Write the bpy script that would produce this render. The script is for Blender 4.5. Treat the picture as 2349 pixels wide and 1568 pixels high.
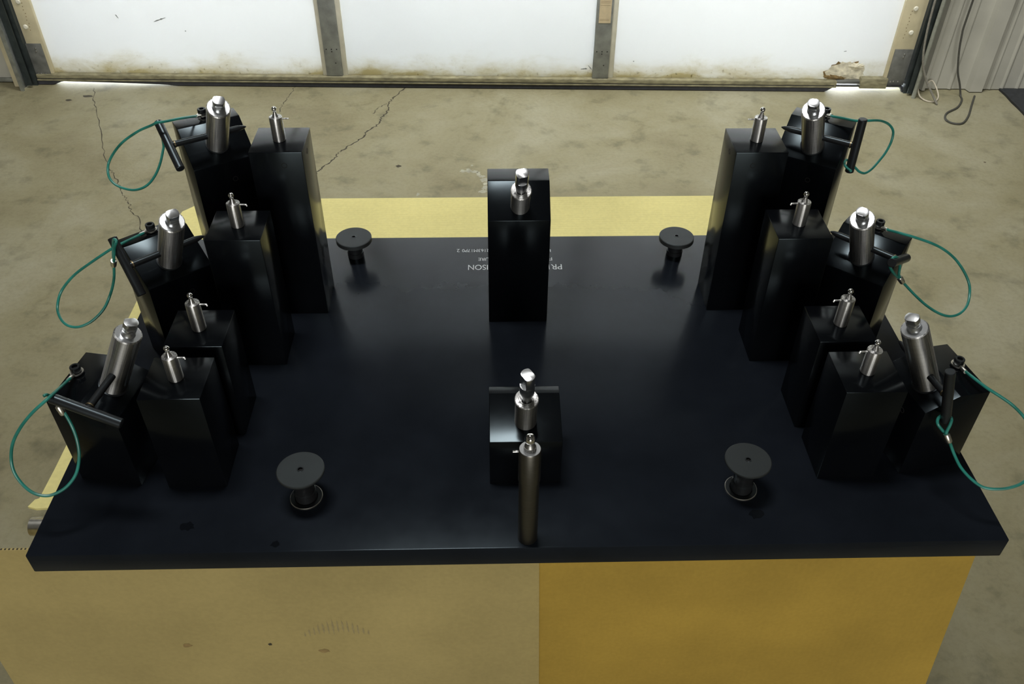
import bpy, bmesh, math, random
from mathutils import Matrix, Vector, noise
random.seed(7)
sc = bpy.context.scene
COL = sc.collection
R = math.radians
PI = math.pi
for o in list(bpy.data.objects): bpy.data.objects.remove(o)

# ------------------------------------------------------------------ camera, world, lights
cam_d = bpy.data.cameras.new('camera'); cam = bpy.data.objects.new('camera', cam_d); COL.objects.link(cam)
cam_d.sensor_width = 36; cam_d.lens = 2020.06*36/2349; cam_d.clip_start = .02; cam_d.clip_end = 200
def cam_matrix(loc, pitch, yaw, roll):
    p, y, r = R(pitch), R(yaw), R(roll)
    f = Vector((math.sin(y)*math.cos(p), math.cos(y)*math.cos(p), -math.sin(p)))
    rt = Vector((math.cos(y), -math.sin(y), 0)); up = rt.cross(f)
    r2 = rt*math.cos(r)+up*math.sin(r); u2 = -rt*math.sin(r)+up*math.cos(r)
    m = Matrix((r2, u2, -f)).transposed().to_4x4(); m.translation = loc
    return m
cam.matrix_world = cam_matrix((-0.03613, -0.66104, 1.65206), 40.5854, 1.7059, .4887)
sc.camera = cam
sc.view_settings.view_transform = 'Standard'; sc.view_settings.look = 'None'
sc.view_settings.exposure = 0.0; sc.view_settings.gamma = 1.0
sc.view_settings.use_curve_mapping = False
w = bpy.data.worlds.new('world'); sc.world = w; w.use_nodes = True
w.node_tree.nodes['Background'].inputs[0].default_value = (.88, .94, 1, 1)
w.node_tree.nodes['Background'].inputs[1].default_value = 15.0
def area(name, loc, rot, sx, sy, power, col=(1, 1, 1), spread=180):
    d = bpy.data.lights.new(name, 'AREA'); d.shape = 'RECTANGLE'; d.size = sx; d.size_y = sy; d.energy = power; d.color = col
    d.spread = R(spread)
    o = bpy.data.objects.new(name, d); COL.objects.link(o); o.location = loc; o.rotation_euler = rot; return o
area('ceiling_lamp', (-.55, .5, 4.7), (0, 0, 0), 1.2, .5, 78, (1, .99, .96))
area('door_fill_light', (.5, 1.9, 4.6), (R(32), 0, 0), 1.8, .4, 76, (1, .99, .94), 108)  # added fill, not a known fixture: brightens the door and floor before it
area('rear_fill_light', (.2, -8.6, 1.7), (R(90), 0, 0), 3.6, 2.8, 310, (1, .985, .93))  # added fill from behind the camera; the wall there has no doorway

# ------------------------------------------------------------------ materials
def nm(name):
    m = bpy.data.materials.new(name); m.use_nodes = True
    return m, m.node_tree, m.node_tree.nodes['Principled BSDF']
def setp(b, **k):
    for a, v in k.items():
        b.inputs[a.replace('_', ' ')].default_value = v
def nd(t, typ, **k):
    n = t.nodes.new(typ)
    for a, v in k.items(): setattr(n, a, v)
    return n
def tex(t, typ, scale, coord='Object', vec=None, **ins):
    tc = nd(t, 'ShaderNodeTexCoord'); mp = nd(t, 'ShaderNodeMapping'); n = nd(t, typ)
    t.links.new(tc.outputs[coord], mp.inputs[0]); t.links.new(mp.outputs[0], n.inputs['Vector'])
    if vec: mp.inputs['Scale'].default_value = vec
    n.inputs['Scale'].default_value = scale
    for a, v in ins.items(): n.inputs[a].default_value = v
    return n
def ramp(t, src, stops):
    r = nd(t, 'ShaderNodeValToRGB'); e = r.color_ramp.elements
    while len(e) < len(stops): e.new(.5)
    for x, (p, c) in zip(e, stops):
        x.position = p; x.color = (*c, 1) if len(c) == 3 else c
    t.links.new(src, r.inputs[0]); return r
def mixc(t, fac, a, b, mode='MIX'):
    m = nd(t, 'ShaderNodeMix', data_type='RGBA', blend_type=mode)
    for i, v in ((0, fac), (6, a), (7, b)):
        if isinstance(v, bpy.types.NodeSocket): t.links.new(v, m.inputs[i])
        elif isinstance(v, (int, float)): m.inputs[i].default_value = v
        else: m.inputs[i].default_value = (*v, 1)
    return m.outputs[2]
def bump(t, b, src, strength, dist=.001):
    n = nd(t, 'ShaderNodeBump'); n.inputs['Strength'].default_value = strength; n.inputs['Distance'].default_value = dist
    t.links.new(src, n.inputs['Height']); t.links.new(n.outputs[0], b.inputs['Normal'])
def simple(name, col, rough=.5, metal=0, ns=30, var=.12, bs=0, spec=.5, vec=None):
    m, t, b = nm(name)
    n = tex(t, 'ShaderNodeTexNoise', ns, vec=vec, Detail=5)
    lo = tuple(c*(1-var) for c in col); hi = tuple(min(1, c*(1+var)) for c in col)
    r = ramp(t, n.outputs['Fac'], [(.3, lo), (.7, hi)])
    t.links.new(r.outputs[0], b.inputs['Base Color'])
    setp(b, Roughness=rough, Metallic=metal); b.inputs['Specular IOR Level'].default_value = spec
    if bs: bump(t, b, n.outputs['Fac'], bs)
    return m

def mk_black(name, col, r0, r1, spec=.5, tint=(.72, .90, 1, 1)):
    m, t, b = nm(name)
    n = tex(t, 'ShaderNodeTexNoise', 9, Detail=6, Roughness=.6)
    rr = ramp(t, n.outputs['Fac'], [(.3, (r0,)*3), (.7, (r1,)*3)])
    t.links.new(rr.outputs[0], b.inputs['Roughness'])
    c = ramp(t, n.outputs['Fac'], [(.3, tuple(x*.8 for x in col)), (.75, tuple(x*1.25 for x in col))])
    t.links.new(c.outputs[0], b.inputs['Base Color'])
    b.inputs['Specular IOR Level'].default_value = spec; b.inputs['Specular Tint'].default_value = tint
    return m
M = {}
M['plate'] = mk_black('blackened_plate', (.0095, .0120, .0168), .16, .23, .13)
M['block'] = mk_black('blackened_block', (.0030, .0036, .0047), .15, .22, .24)
M['oxide'] = mk_black('black_oxide', (.012, .012, .013), .28, .4, .6)
M['knob'] = mk_black('knurled_black_steel', (.022, .023, .022), .45, .6, .5)
# turned steel
def steel(name, col, rough, lines=0):
    m, t, b = nm(name); setp(b, Metallic=1.0, Roughness=rough)
    n = tex(t, 'ShaderNodeTexNoise', 60, vec=(1, 1, 8), Detail=4)
    c = ramp(t, n.outputs['Fac'], [(.3, tuple(x*.85 for x in col)), (.7, col)])
    t.links.new(c.outputs[0], b.inputs['Base Color'])
    if lines:   # lengthwise light/dark streaks in the colour, standing in for reflections
        f = tex(t, 'ShaderNodeTexNoise', lines, vec=(1, 1, .02), Detail=3, Roughness=.65)
        k = ramp(t, f.outputs['Fac'], [(.36, (.25, .25, .26)), (.5, (.75, .75, .75)), (.62, (1, 1, 1))])
        t.links.new(mixc(t, 1.0, c.outputs[0], k.outputs[0], 'MULTIPLY'), b.inputs['Base Color'])
        rr_ = ramp(t, f.outputs['Fac'], [(.35, (rough+.16,)*3), (.62, (rough-.06,)*3)]); t.links.new(rr_.outputs[0], b.inputs['Roughness'])
        tg = nd(t, 'ShaderNodeTangent', direction_type='RADIAL', axis='Z'); t.links.new(tg.outputs[0], b.inputs['Tangent'])   # lathe grooves run round the axis
        setp(b, Anisotropic=.8); b.inputs['Anisotropic Rotation'].default_value = .25
    return m
M['steel'] = steel('turned_steel', (.78, .78, .77), .38, 330)
M['face'] = steel('faced_steel', (.66, .68, .70), .30)
M['dull'] = steel('grey_steel', (.42, .42, .41), .42)
M['chrome'] = steel('polished_steel', (.85, .85, .84), .07)
M['galv'] = simple('aluminium_ferrule', (.80, .78, .72), .3, 1, 200, .1)
M['brown_pin'] = steel('dark_ground_steel', (.13, .125, .11), .42)
M['smear'] = mk_black('dark_oil_smudge', (.0045, .0055, .0075), .2, .28, .12)
M['hole'] = simple('dark_recess', (.004, .004, .004), .8)
M['ink'] = simple('white_engraving_paint', (.55, .58, .60), .6, 0, 60, .1)
M['tan'] = simple('bare_shoulder_steel', (.35, .28, .17), .4, 1)
m, t, b = nm('green_coated_cable'); setp(b, Roughness=.35)
n = tex(t, 'ShaderNodeTexNoise', 40); r = ramp(t, n.outputs['Fac'], [(.3, (.012, .16, .125)), (.7, (.03, .27, .22))])
t.links.new(r.outputs[0], b.inputs['Base Color']); M['cable'] = m
M['ring'] = steel('zinc_ring', (.70, .69, .64), .3)

# concrete floor
m, t, b = nm('stained_concrete')
n1 = tex(t, 'ShaderNodeTexNoise', 1.6, Detail=8, Roughness=.62, Distortion=.4)
n2 = tex(t, 'ShaderNodeTexNoise', 9, Detail=6, Roughness=.6)
n3 = tex(t, 'ShaderNodeTexNoise', 70, Detail=4, Roughness=.7)
c1 = ramp(t, n1.outputs['Fac'], [(.3, (.195, .172, .098)), (.48, (.262, .240, .145)), (.68, (.325, .308, .215))])
c2 = ramp(t, n2.outputs['Fac'], [(.30, (.58, .59, .58)), (.46, (1, 1, .98)), (.7, (1.05, 1.05, 1.08))])
c3 = ramp(t, n3.outputs['Fac'], [(.3, (.78, .78, .76)), (.55, (1, 1, 1))])
a = mixc(t, .75, c1.outputs[0], c2.outputs[0], 'MULTIPLY'); a = mixc(t, .6, a, c3.outputs[0], 'MULTIPLY')
v = tex(t, 'ShaderNodeTexVoronoi', 5.0, Randomness=1.0); vd = nd(t, 'ShaderNodeMath', operation='LESS_THAN'); vd.inputs[1].default_value = .045
n4 = tex(t, 'ShaderNodeTexNoise', 45, Detail=3)
ad = nd(t, 'ShaderNodeMath', operation='MULTIPLY_ADD'); t.links.new(n4.outputs['Fac'], ad.inputs[0]); ad.inputs[1].default_value = .09
t.links.new(v.outputs['Distance'], ad.inputs[2]); ad2 = nd(t, 'ShaderNodeMath', operation='LESS_THAN'); t.links.new(ad.outputs[0], ad2.inputs[0]); ad2.inputs[1].default_value = .065
a = mixc(t, ad2.outputs[0], a, (.10, .08, .05))
t.links.new(a, b.inputs['Base Color']); setp(b, Roughness=.62); b.inputs['Specular IOR Level'].default_value = .35
bump(t, b, n3.outputs['Fac'], .25, .002); M['floor'] = m
M['crack'] = simple('crack_dirt', (.055, .048, .032), .9)
M['paintspill'] = simple('dried_white_spill', (.34, .33, .25), .7, 0, 25, .3)

# cardboards
def card(name, col, ridges, sc_, seed=0):
    m, t, b = nm(name)
    n1 = tex(t, 'ShaderNodeTexNoise', 3.2+seed, Detail=5); n2 = tex(t, 'ShaderNodeTexNoise', 160, Detail=3)
    c1 = ramp(t, n1.outputs['Fac'], [(.3, tuple(x*.86 for x in col)), (.7, tuple(x*1.12 for x in col))])
    c2 = ramp(t, n2.outputs['Fac'], [(.3, (.86, .86, .86)), (.7, (1.05, 1.05, 1.05))])
    a = mixc(t, .4, c1.outputs[0], c2.outputs[0], 'MULTIPLY')
    v = tex(t, 'ShaderNodeTexVoronoi', 3.7+seed, Randomness=1); l = nd(t, 'ShaderNodeMath', operation='LESS_THAN'); l.inputs[1].default_value = .03
    t.links.new(v.outputs['Distance'], l.inputs[0]); a = mixc(t, l.outputs[0], a, tuple(x*.75 for x in col))
    t.links.new(a, b.inputs['Base Color']); setp(b, Roughness=.75); b.inputs['Specular IOR Level'].default_value = .25
    wv = tex(t, 'ShaderNodeTexWave', sc_, Distortion=.4); wv.bands_direction = ridges
    bump(t, b, wv.outputs['Fac'], .22, .0007)
    return m
M['card_top'] = card('pale_cardboard', (.82, .74, .31), 'Y', 40)
M['card_grey'] = card('grey_brown_cardboard', (.47, .375, .155), 'X', 34, .7)
M['card_orange'] = card('orange_brown_cardboard', (.47, .31, .055), 'X', 34, 1.9)

# door materials (object space: x along door, z up)
def dirt_white(name, clean, dirty, top):
    m, t, b = nm(name)
    tc = nd(t, 'ShaderNodeTexCoord'); sp = nd(t, 'ShaderNodeSeparateXYZ'); t.links.new(tc.outputs['Object'], sp.inputs[0])
    n = tex(t, 'ShaderNodeTexNoise', 4.5, vec=(1, 1, 2.2), Detail=7, Roughness=.7, Distortion=.3)
    ma = nd(t, 'ShaderNodeMath', operation='MULTIPLY_ADD'); t.links.new(n.outputs['Fac'], ma.inputs[0]); ma.inputs[1].default_value = -.26; t.links.new(sp.outputs['Z'], ma.inputs[2])
    r = ramp(t, ma.outputs[0], [(0, (1, 1, 1)), (.001, (1, 1, 1)), (.02, (0, 0, 0))])
    mr = nd(t, 'ShaderNodeMapRange'); t.links.new(ma.outputs[0], mr.inputs[0]); mr.inputs[1].default_value = -.10; mr.inputs[2].default_value = top-.055; mr.inputs[3].default_value = 1; mr.inputs[4].default_value = 0
    t.nodes.remove(r)
    n2 = tex(t, 'ShaderNodeTexNoise', 60, Detail=5); r2 = ramp(t, n2.outputs['Fac'], [(.62, (1, 1, 1)), (.70, (.45, .42, .32))])
    f = nd(t, 'ShaderNodeMath', operation='POWER'); t.links.new(mr.outputs[0], f.inputs[0]); f.inputs[1].default_value = 2.2
    a = mixc(t, f.outputs[0], clean, dirty)
    a = mixc(t, f.outputs[0], a, mixc(t, 1.0, a, r2.outputs[0], 'MULTIPLY'))
    t.links.new(a, b.inputs['Base Color']); setp(b, Roughness=.4)
    # the thin white skin lets daylight through
    tr = nd(t, 'ShaderNodeBsdfTranslucent'); ms = nd(t, 'ShaderNodeMixShader'); ms.inputs[0].default_value = .19
    t.links.new(a, tr.inputs[0]); t.links.new(b.outputs[0], ms.inputs[1]); t.links.new(tr.outputs[0], ms.inputs[2])
    t.links.new(ms.outputs[0], t.nodes['Material Output'].inputs[0]); return m
M['door'] = dirt_white('white_door_skin', (.86, .87, .865), (.52, .46, .27), .075)
M['cream'] = simple('cream_painted_steel', (.62, .56, .38), .45, 0, 14, .12)
M['creamlight'] = simple('pale_cream_strip', (.80, .78, .66), .45, 0, 20, .08)
M['galvgrey'] = simple('galvanised_stile', (.31, .33, .325), .45, .3, 24, .22)
M['plategrey'] = simple('dark_galvanised_plate', (.16, .165, .155), .5, .3, 30, .25)
M['rail'] = simple('dirty_bottom_rail', (.27, .25, .155), .55, 0, 30, .35, vec=(1, 1, 3))
M['seal'] = simple('black_rubber_seal', (.030, .032, .040), .55, 0, 40, .3)
M['track'] = simple('dark_steel_track', (.035, .045, .045), .45, .3, 30, .3)
M['angle'] = simple('grey_angle_iron', (.22, .23, .20), .5, .3, 40, .25)
M['wallw'] = simple('off_white_wall_sheet', (.46, .455, .40), .5, 0, 5, .12)
M['walldark'] = simple('room_wall', (.20, .19, .17), .7, 0, 3, .1)
M['darksheet'] = simple('dark_upper_wall', (.09, .09, .088), .7, 0, 3, .1)
M['ceil'] = simple('dark_ceiling', (.13, .13, .127), .8, 0, 2, .1)
M['paper'] = simple('faded_paper_label', (.72, .60, .40), .7, 0, 40, .08)
M['pline'] = simple('faded_print_line', (.50, .40, .28), .7)
M['conduit'] = simple('grey_conduit', (.25, .26, .22), .45, 0, 60, .15)
M['rope'] = simple('grey_cord', (.22, .21, .18), .7, 0, 200, .2)
M['darkcord'] = simple('dark_cord', (.06, .06, .05), .6, 0, 200, .2)
M['cream_cord'] = simple('cream_cord', (.55, .50, .40), .6, 0, 200, .1)
M['mat'] = simple('dark_rubber_mat', (.020, .023, .028), .55, 0, 60, .3, .3)
M['foam'] = simple('torn_insulation_foam', (.70, .66, .52), .9, 0, 50, .3, 1)
M['rust'] = simple('rusty_torn_edge', (.22, .15, .06), .85, 0, 60, .45, 1)
M['outside'] = simple('pale_outdoor_paving', (.86, .88, .90), .8)
M['tabsteel'] = simple('painted_table_steel', (.10, .11, .11), .5, .3)
M['oilmark'] = simple('oily_cardboard_spot', (.33, .23, .09), .7, 0, 90, .2)
M['scuffmark'] = simple('scuffed_cardboard', (.37, .30, .145), .7, 0, 120, .12)
M['screw'] = steel('screw_steel', (.5, .5, .5), .35)

# ------------------------------------------------------------------ mesh helpers
I4 = Matrix.Identity(4)
def T(x, y, z): return Matrix.Translation((x, y, z))
def RX(a): return Matrix.Rotation(a, 4, 'X')
def RY(a): return Matrix.Rotation(a, 4, 'Y')
def RZ(a): return Matrix.Rotation(a, 4, 'Z')
def axis_m(p, d):
    return Matrix.Translation(p) @ Vector(d).normalized().to_track_quat('Z', 'Y').to_matrix().to_4x4()
def bm_box(x0, x1, y0, y1, z0, z1, bev=0, bm=None, m=I4, seg=2):
    bm = bm or bmesh.new()
    vs = [bm.verts.new(m @ Vector((x, y, z))) for x in (x0, x1) for y in (y0, y1) for z in (z0, z1)]
    fs = [bm.faces.new([vs[i] for i in f]) for f in ((0, 1, 3, 2), (4, 6, 7, 5), (0, 4, 5, 1), (2, 3, 7, 6), (0, 2, 6, 4), (1, 5, 7, 3))]
    if bev: bmesh.ops.bevel(bm, geom=list({e for f in fs for e in f.edges}), offset=bev, segments=seg, affect='EDGES', profile=.5)
    return bm
def bm_prism(poly, h0, h1, m=I4, bev=0, bm=None):   # polygon in XY extruded on Z
    bm = bm or bmesh.new(); n = len(poly)
    a = [bm.verts.new(m @ Vector((x, y, h0))) for x, y in poly]; b = [bm.verts.new(m @ Vector((x, y, h1))) for x, y in poly]
    fs = [bm.faces.new(a[::-1]), bm.faces.new(b)] + [bm.faces.new((a[i], a[(i+1) % n], b[(i+1) % n], b[i])) for i in range(n)]
    if bev: bmesh.ops.bevel(bm, geom=list({e for f in fs for e in f.edges}), offset=bev, segments=2, affect='EDGES', profile=.5)
    return bm
def bm_lathe(prof, m=I4, seg=40, bm=None):          # profile (r, z)
    bm = bm or bmesh.new(); rings = []
    for r, z in prof:
        if r < 1e-6: rings.append([bm.verts.new(m @ Vector((0, 0, z)))])
        else: rings.append([bm.verts.new(m @ Vector((r*math.cos(2*PI*i/seg), r*math.sin(2*PI*i/seg), z))) for i in range(seg)])
    for p, q in zip(rings, rings[1:]):
        for i in range(seg):
            j = (i+1) % seg
            if len(p) == 1 and len(q) == 1: continue
            if len(p) == 1: bm.faces.new((p[0], q[j], q[i])) if False else bm.faces.new((p[0], q[i], q[j]))
            elif len(q) == 1: bm.faces.new((p[i], q[0], p[j]))
            else: bm.faces.new((p[i], q[i], q[j], p[j]))
    bmesh.ops.recalc_face_normals(bm, faces=bm.faces)
    return bm
def catmull(P, k=6, closed=False):
    P = [Vector(p) for p in P]; out = []
    for i in range(len(P)-1):
        p0 = P[max(i-1, 0)]; p1 = P[i]; p2 = P[i+1]; p3 = P[min(i+2, len(P)-1)]
        for s in range(k):
            t = s/k
            out.append(.5*((2*p1)+(p2-p0)*t+(2*p0-5*p1+4*p2-p3)*t*t+(3*p1-p0-3*p2+p3)*t**3))
    out.append(P[-1]); return out
def bm_tube(path, r, seg=8, bm=None, k=6, smooth=True):
    bm = bm or bmesh.new(); P = catmull(path, k) if smooth else [Vector(p) for p in path]
    n = len(P); ref = Vector((0, 0, 1)); rings = []; prev = None
    for i, p in enumerate(P):
        d = (P[min(i+1, n-1)]-P[max(i-1, 0)]).normalized()
        if prev is None:
            a = d.cross(ref) if abs(d.z) < .95 else d.cross(Vector((1, 0, 0)))
        else: a = prev-d*prev.dot(d)
        a.normalize(); prev = a; b = d.cross(a)
        rings.append([bm.verts.new(p+(a*math.cos(2*PI*j/seg)+b*math.sin(2*PI*j/seg))*r) for j in range(seg)])
    for p, q in zip(rings, rings[1:]):
        for j in range(seg): bm.faces.new((p[j], p[(j+1) % seg], q[(j+1) % seg], q[j]))
    bm.faces.new(rings[0][::-1]); bm.faces.new(rings[-1])
    bmesh.ops.recalc_face_normals(bm, faces=bm.faces)
    return bm
def obj(name, bm, mat, parent=None, smooth=35, label=None):
    bmesh.ops.recalc_face_normals(bm, faces=bm.faces)
    me = bpy.data.meshes.new(name); bm.to_mesh(me); bm.free(); me.materials.append(M[mat] if isinstance(mat, str) else mat)
    if smooth:
        me.polygons.foreach_set('use_smooth', [True]*len(me.polygons)); me.update()
        me.set_sharp_from_angle(angle=R(smooth))
    o = bpy.data.objects.new(name, me); COL.objects.link(o)
    if parent: o.parent = parent
    if label: o['label'] = label
    return o
def tag(o, label=None, cat=None, group=None, kind=None):
    for k, v in (('label', label), ('category', cat), ('group', group), ('kind', kind)):
        if v: o[k] = v
    return o
def thing(name, label, cat, loc=(0, 0, 0), rz=0, group=None, kind=None):
    o = bpy.data.objects.new(name, None); COL.objects.link(o); o.location = loc; o.rotation_euler = (0, 0, rz)
    o.empty_display_size = .02
    return tag(o, label, cat, group, kind)
def reuse(name, src, parent, loc=None, rot=None):
    o = src.copy(); o.name = name; COL.objects.link(o); o.parent = parent
    if loc is not None: o.location = loc
    if rot is not None: o.rotation_euler = rot
    return o

H = .75            # top of the fixture plate above the floor
PB = .7167         # underside of the plate
QX, QY, QR = .0617, 2.9737, R(-1.78)   # door frame of reference (x along the door, y outward)
def room(o):
    o.location = (QX, QY, 0); o.rotation_euler = (0, 0, QR); return o
CAB= {'L1': [[-0.4779, 0.5839, 1.042], [-0.4871, 0.5399, 1.06], [-0.5008, 0.5139, 1.068], [-0.5115, 0.5104, 1.068], [-0.5216, 0.5144, 1.062], [-0.5506, 0.5278, 1.045], [-0.5848, 0.5373, 1.02], [-0.6112, 0.5417, 0.99], [-0.6128, 0.5279, 0.975], [-0.6046, 0.5188, 0.965], [-0.589, 0.5123, 0.96], [-0.5706, 0.5073, 0.96], [-0.5538, 0.5099, 0.965], [-0.5417, 0.5175, 0.975], [-0.5322, 0.5274, 0.99], [-0.5242, 0.5347, 1.01], [-0.5214, 0.5366, 1.02], [-0.5178, 0.5301, 1.045], [-0.5181, 0.5238, 1.062]], 'L2': [[-0.5262, 0.3991, 0.955], [-0.531, 0.3869, 0.958], [-0.5509, 0.3711, 0.955], [-0.5638, 0.3663, 0.95], [-0.5963, 0.3631, 0.93], [-0.6298, 0.3658, 0.905], [-0.654, 0.3627, 0.88], [-0.6591, 0.348, 0.865], [-0.6521, 0.3311, 0.86], [-0.6405, 0.3174, 0.857], [-0.6283, 0.3121, 0.855], [-0.6154, 0.312, 0.856], [-0.5998, 0.317, 0.862], [-0.5836, 0.3267, 0.875], [-0.5732, 0.3381, 0.892], [-0.5591, 0.3341, 0.92], [-0.5498, 0.3281, 0.945], [-0.5464, 0.3245, 0.955], [-0.539, 0.3182, 0.972], [-0.5311, 0.3122, 0.99], [-0.5255, 0.3106, 1.0], [-0.5324, 0.3192, 0.997], [-0.5404, 0.3281, 0.982], [-0.5437, 0.3242, 0.965]], 'L3': [[-0.5641, 0.1607, 0.897], [-0.5597, 0.1338, 0.91], [-0.5468, 0.0956, 0.935], [-0.549, 0.0757, 0.94], [-0.5642, 0.0655, 0.93], [-0.5829, 0.063, 0.91], [-0.6005, 0.0626, 0.885], [-0.6098, 0.0595, 0.862], [-0.6098, 0.0525, 0.845], [-0.6026, 0.0458, 0.83], [-0.5907, 0.0402, 0.82], [-0.5773, 0.0396, 0.815], [-0.5655, 0.0438, 0.815], [-0.5533, 0.0512, 0.82], [-0.5439, 0.0623, 0.83], [-0.5406, 0.0758, 0.845], [-0.541, 0.0853, 0.862], [-0.5433, 0.0913, 0.88], [-0.5491, 0.0978, 0.895], [-0.5534, 0.0999, 0.9], [-0.5532, 0.1012, 0.91], [-0.555, 0.0986, 0.922], [-0.5525, 0.0871, 0.938], [-0.5542, 0.0829, 0.94]], 'R1': [[0.4886, 0.5712, 1.042], [0.4995, 0.5592, 1.045], [0.511, 0.541, 1.05], [0.5293, 0.5408, 1.05], [0.5469, 0.5515, 1.045], [0.5652, 0.5685, 1.035], [0.5844, 0.5825, 1.022], [0.5944, 0.5842, 1.01], [0.5952, 0.5813, 0.995], [0.5876, 0.573, 0.98], [0.5732, 0.5593, 0.97], [0.5596, 0.546, 0.965], [0.5468, 0.5375, 0.963], [0.5356, 0.5338, 0.968], [0.5277, 0.5319, 0.975], [0.5165, 0.5325, 0.985], [0.5093, 0.531, 0.99], [0.4992, 0.5121, 0.995], [0.4953, 0.4949, 0.998], [0.4955, 0.4762, 1.002]], 'R2': [[0.5364, 0.3992, 0.95], [0.5435, 0.3853, 0.955], [0.5525, 0.3755, 0.957], [0.5632, 0.3726, 0.955], [0.5916, 0.3716, 0.945], [0.6175, 0.3762, 0.93], [0.6426, 0.3805, 0.91], [0.661, 0.3772, 0.89], [0.6724, 0.3711, 0.872], [0.6726, 0.3597, 0.86], [0.6643, 0.3433, 0.852], [0.6476, 0.3276, 0.85], [0.6287, 0.3193, 0.852], [0.6089, 0.3171, 0.86], [0.5877, 0.3192, 0.873], [0.5695, 0.3248, 0.887], [0.5546, 0.3303, 0.9], [0.5445, 0.3305, 0.91], [0.5383, 0.33, 0.92], [0.5355, 0.3306, 0.935], [0.5229, 0.3186, 0.955], [0.5097, 0.3051, 0.968], [0.5043, 0.3023, 0.965], [0.5131, 0.316, 0.945], [0.5244, 0.3201, 0.93], [0.5385, 0.33, 0.915]], 'R3': [[0.5688, 0.1599, 0.893], [0.5711, 0.1397, 0.898], [0.5788, 0.1183, 0.9], [0.5932, 0.1074, 0.895], [0.608, 0.0995, 0.887], [0.6251, 0.092, 0.872], [0.6379, 0.0782, 0.855], [0.6385, 0.0592, 0.84], [0.6289, 0.0429, 0.828], [0.617, 0.0353, 0.82], [0.6065, 0.0324, 0.815], [0.591, 0.0324, 0.81], [0.5726, 0.0365, 0.808], [0.5597, 0.046, 0.812], [0.5483, 0.0596, 0.82], [0.5406, 0.0721, 0.832], [0.5339, 0.0791, 0.845], [0.5307, 0.0815, 0.85], [0.528, 0.0845, 0.856], [0.5306, 0.0881, 0.868], [0.5325, 0.0942, 0.873], [0.5347, 0.1111, 0.862], [0.5203, 0.0993, 0.868], [0.518, 0.0922, 0.864], [0.5284, 0.088, 0.853]]}
FER= {'L2': [-0.5464, 0.3245, 0.955], 'L3': [-0.5534, 0.0999, 0.9], 'R2': [0.5445, 0.3305, 0.91], 'R3': [0.5307, 0.0815, 0.85]}
SCR= {'L1': [-0.4753, 0.6, 1.0338], 'L2': [-0.5209, 0.4099, 0.95], 'L3': [-0.563, 0.1753, 0.8907], 'R1': [0.4866, 0.5982, 1.0302], 'R2': [0.5338, 0.4179, 0.9408], 'R3': [0.5692, 0.1759, 0.8861]}

# ------------------------------------------------------------------ room shell
o = room(obj('floor', bm_box(-6, 6, -12, .035, -.1, 0), 'floor', smooth=0)); tag(o, kind='structure')
floor = o
o = room(obj('outside_ground', bm_box(-8, 8, .0351, 9, -.1, -.002), 'outside', smooth=0)); tag(o, 'pale sunlit paving glimpsed through the gap under the door', 'paving', kind='structure')
o = room(obj('ceiling', bm_box(-6, 6, -12, .2, 5, 5.1), 'ceil', smooth=0)); tag(o, kind='structure')
o = room(obj('wall_left', bm_box(-6.1, -6, -12, .2, 0, 5), 'walldark', smooth=0)); tag(o, kind='structure')
o = room(obj('wall_right', bm_box(6, 6.1, -12, .2, 0, 5), 'walldark', smooth=0)); tag(o, kind='structure')
o = room(obj('wall_front', bm_box(-6, 6, -12.1, -12, 0, 5), 'walldark', smooth=0)); tag(o, kind='structure')
# wall that holds the door
bm = bm_box(-6, -2.10, .03, .2, 0, 5); bm_box(1.70, 6, .03, .2, 0, 5, bm=bm); bm_box(-2.10, 1.76, .03, .2, 3.0, 5, bm=bm)
wb = room(obj('wall_back', bm, 'darksheet', smooth=0)); tag(wb, kind='structure')
# ribbed sheets right of the door
def ribs(x0, ribs_, x1, name):
    pts = [(x0, .03), (x0, .012)]
    for a, c, d in ribs_: pts += [(a, .012), (a+.008, .012-d), (c-.008, .012-d), (c, .012)]
    pts += [(x1, .012), (x1, .03)]
    return obj(name, bm_prism(pts, .004, 4.99), 'wallw', wb, smooth=0)
ribs(1.743, [(1.772, 1.80, .022), (1.83, 1.85, .006), (1.897, 1.917, .006), (1.975, 2.045, .03)], 2.066, 'ribbed_sheet')
ribs(2.0665, [(2.075, 2.09, .004), (2.125, 2.145, .006), (2.19, 2.21, .006), (2.245, 2.315, .03), (2.37, 2.39, .006), (2.44, 2.46, .006), (2.52, 2.59, .03)], 2.7, 'ribbed_sheet')
obj('flat_sheet', bm_box(-2.6, -2.15, .006, .03, .004, 4.99, .002), 'wallw', wb)
obj('wall_angle', bm_box(-2.60, -2.15, -.005, .006, .004, .02, .001), 'angle', wb)

# ------------------------------------------------------------------ floor marks
def strip(path, w0, name, mat, seed):
    rr = random.Random(seed); P = catmull([(x, y, 0) for x, y in path], 7); bm = bmesh.new(); L = []
    for i, p in enumerate(P):
        d = (P[min(i+1, len(P)-1)]-P[max(i-1, 0)]).normalized(); nrm = Vector((-d.y, d.x, 0))
        j = nrm*(rr.random()-.5)*.010; ww = w0*(.45+rr.random()*1.0)
        L.append((bm.verts.new(p+j+nrm*ww+Vector((0, 0, .0004))), bm.verts.new(p+j-nrm*ww+Vector((0, 0, .0004)))))
    for a, c in zip(L, L[1:]): bm.faces.new((a[0], a[1], c[1], c[0]))
    return obj(name, bm, mat, floor, smooth=0)
strip([(-.454, -.001), (-.499, -.11), (-.514, -.173), (-.515, -.246), (-.531, -.305), (-.537, -.363), (-.573, -.42), (-.59, -.487), (-.629, -.548), (-.662, -.608), (-.665, -.642), (-.702, -.719), (-.716, -.751), (-.76, -.83), (-.80, -.95)], .0030, 'crack', 'crack', 1)
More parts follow.
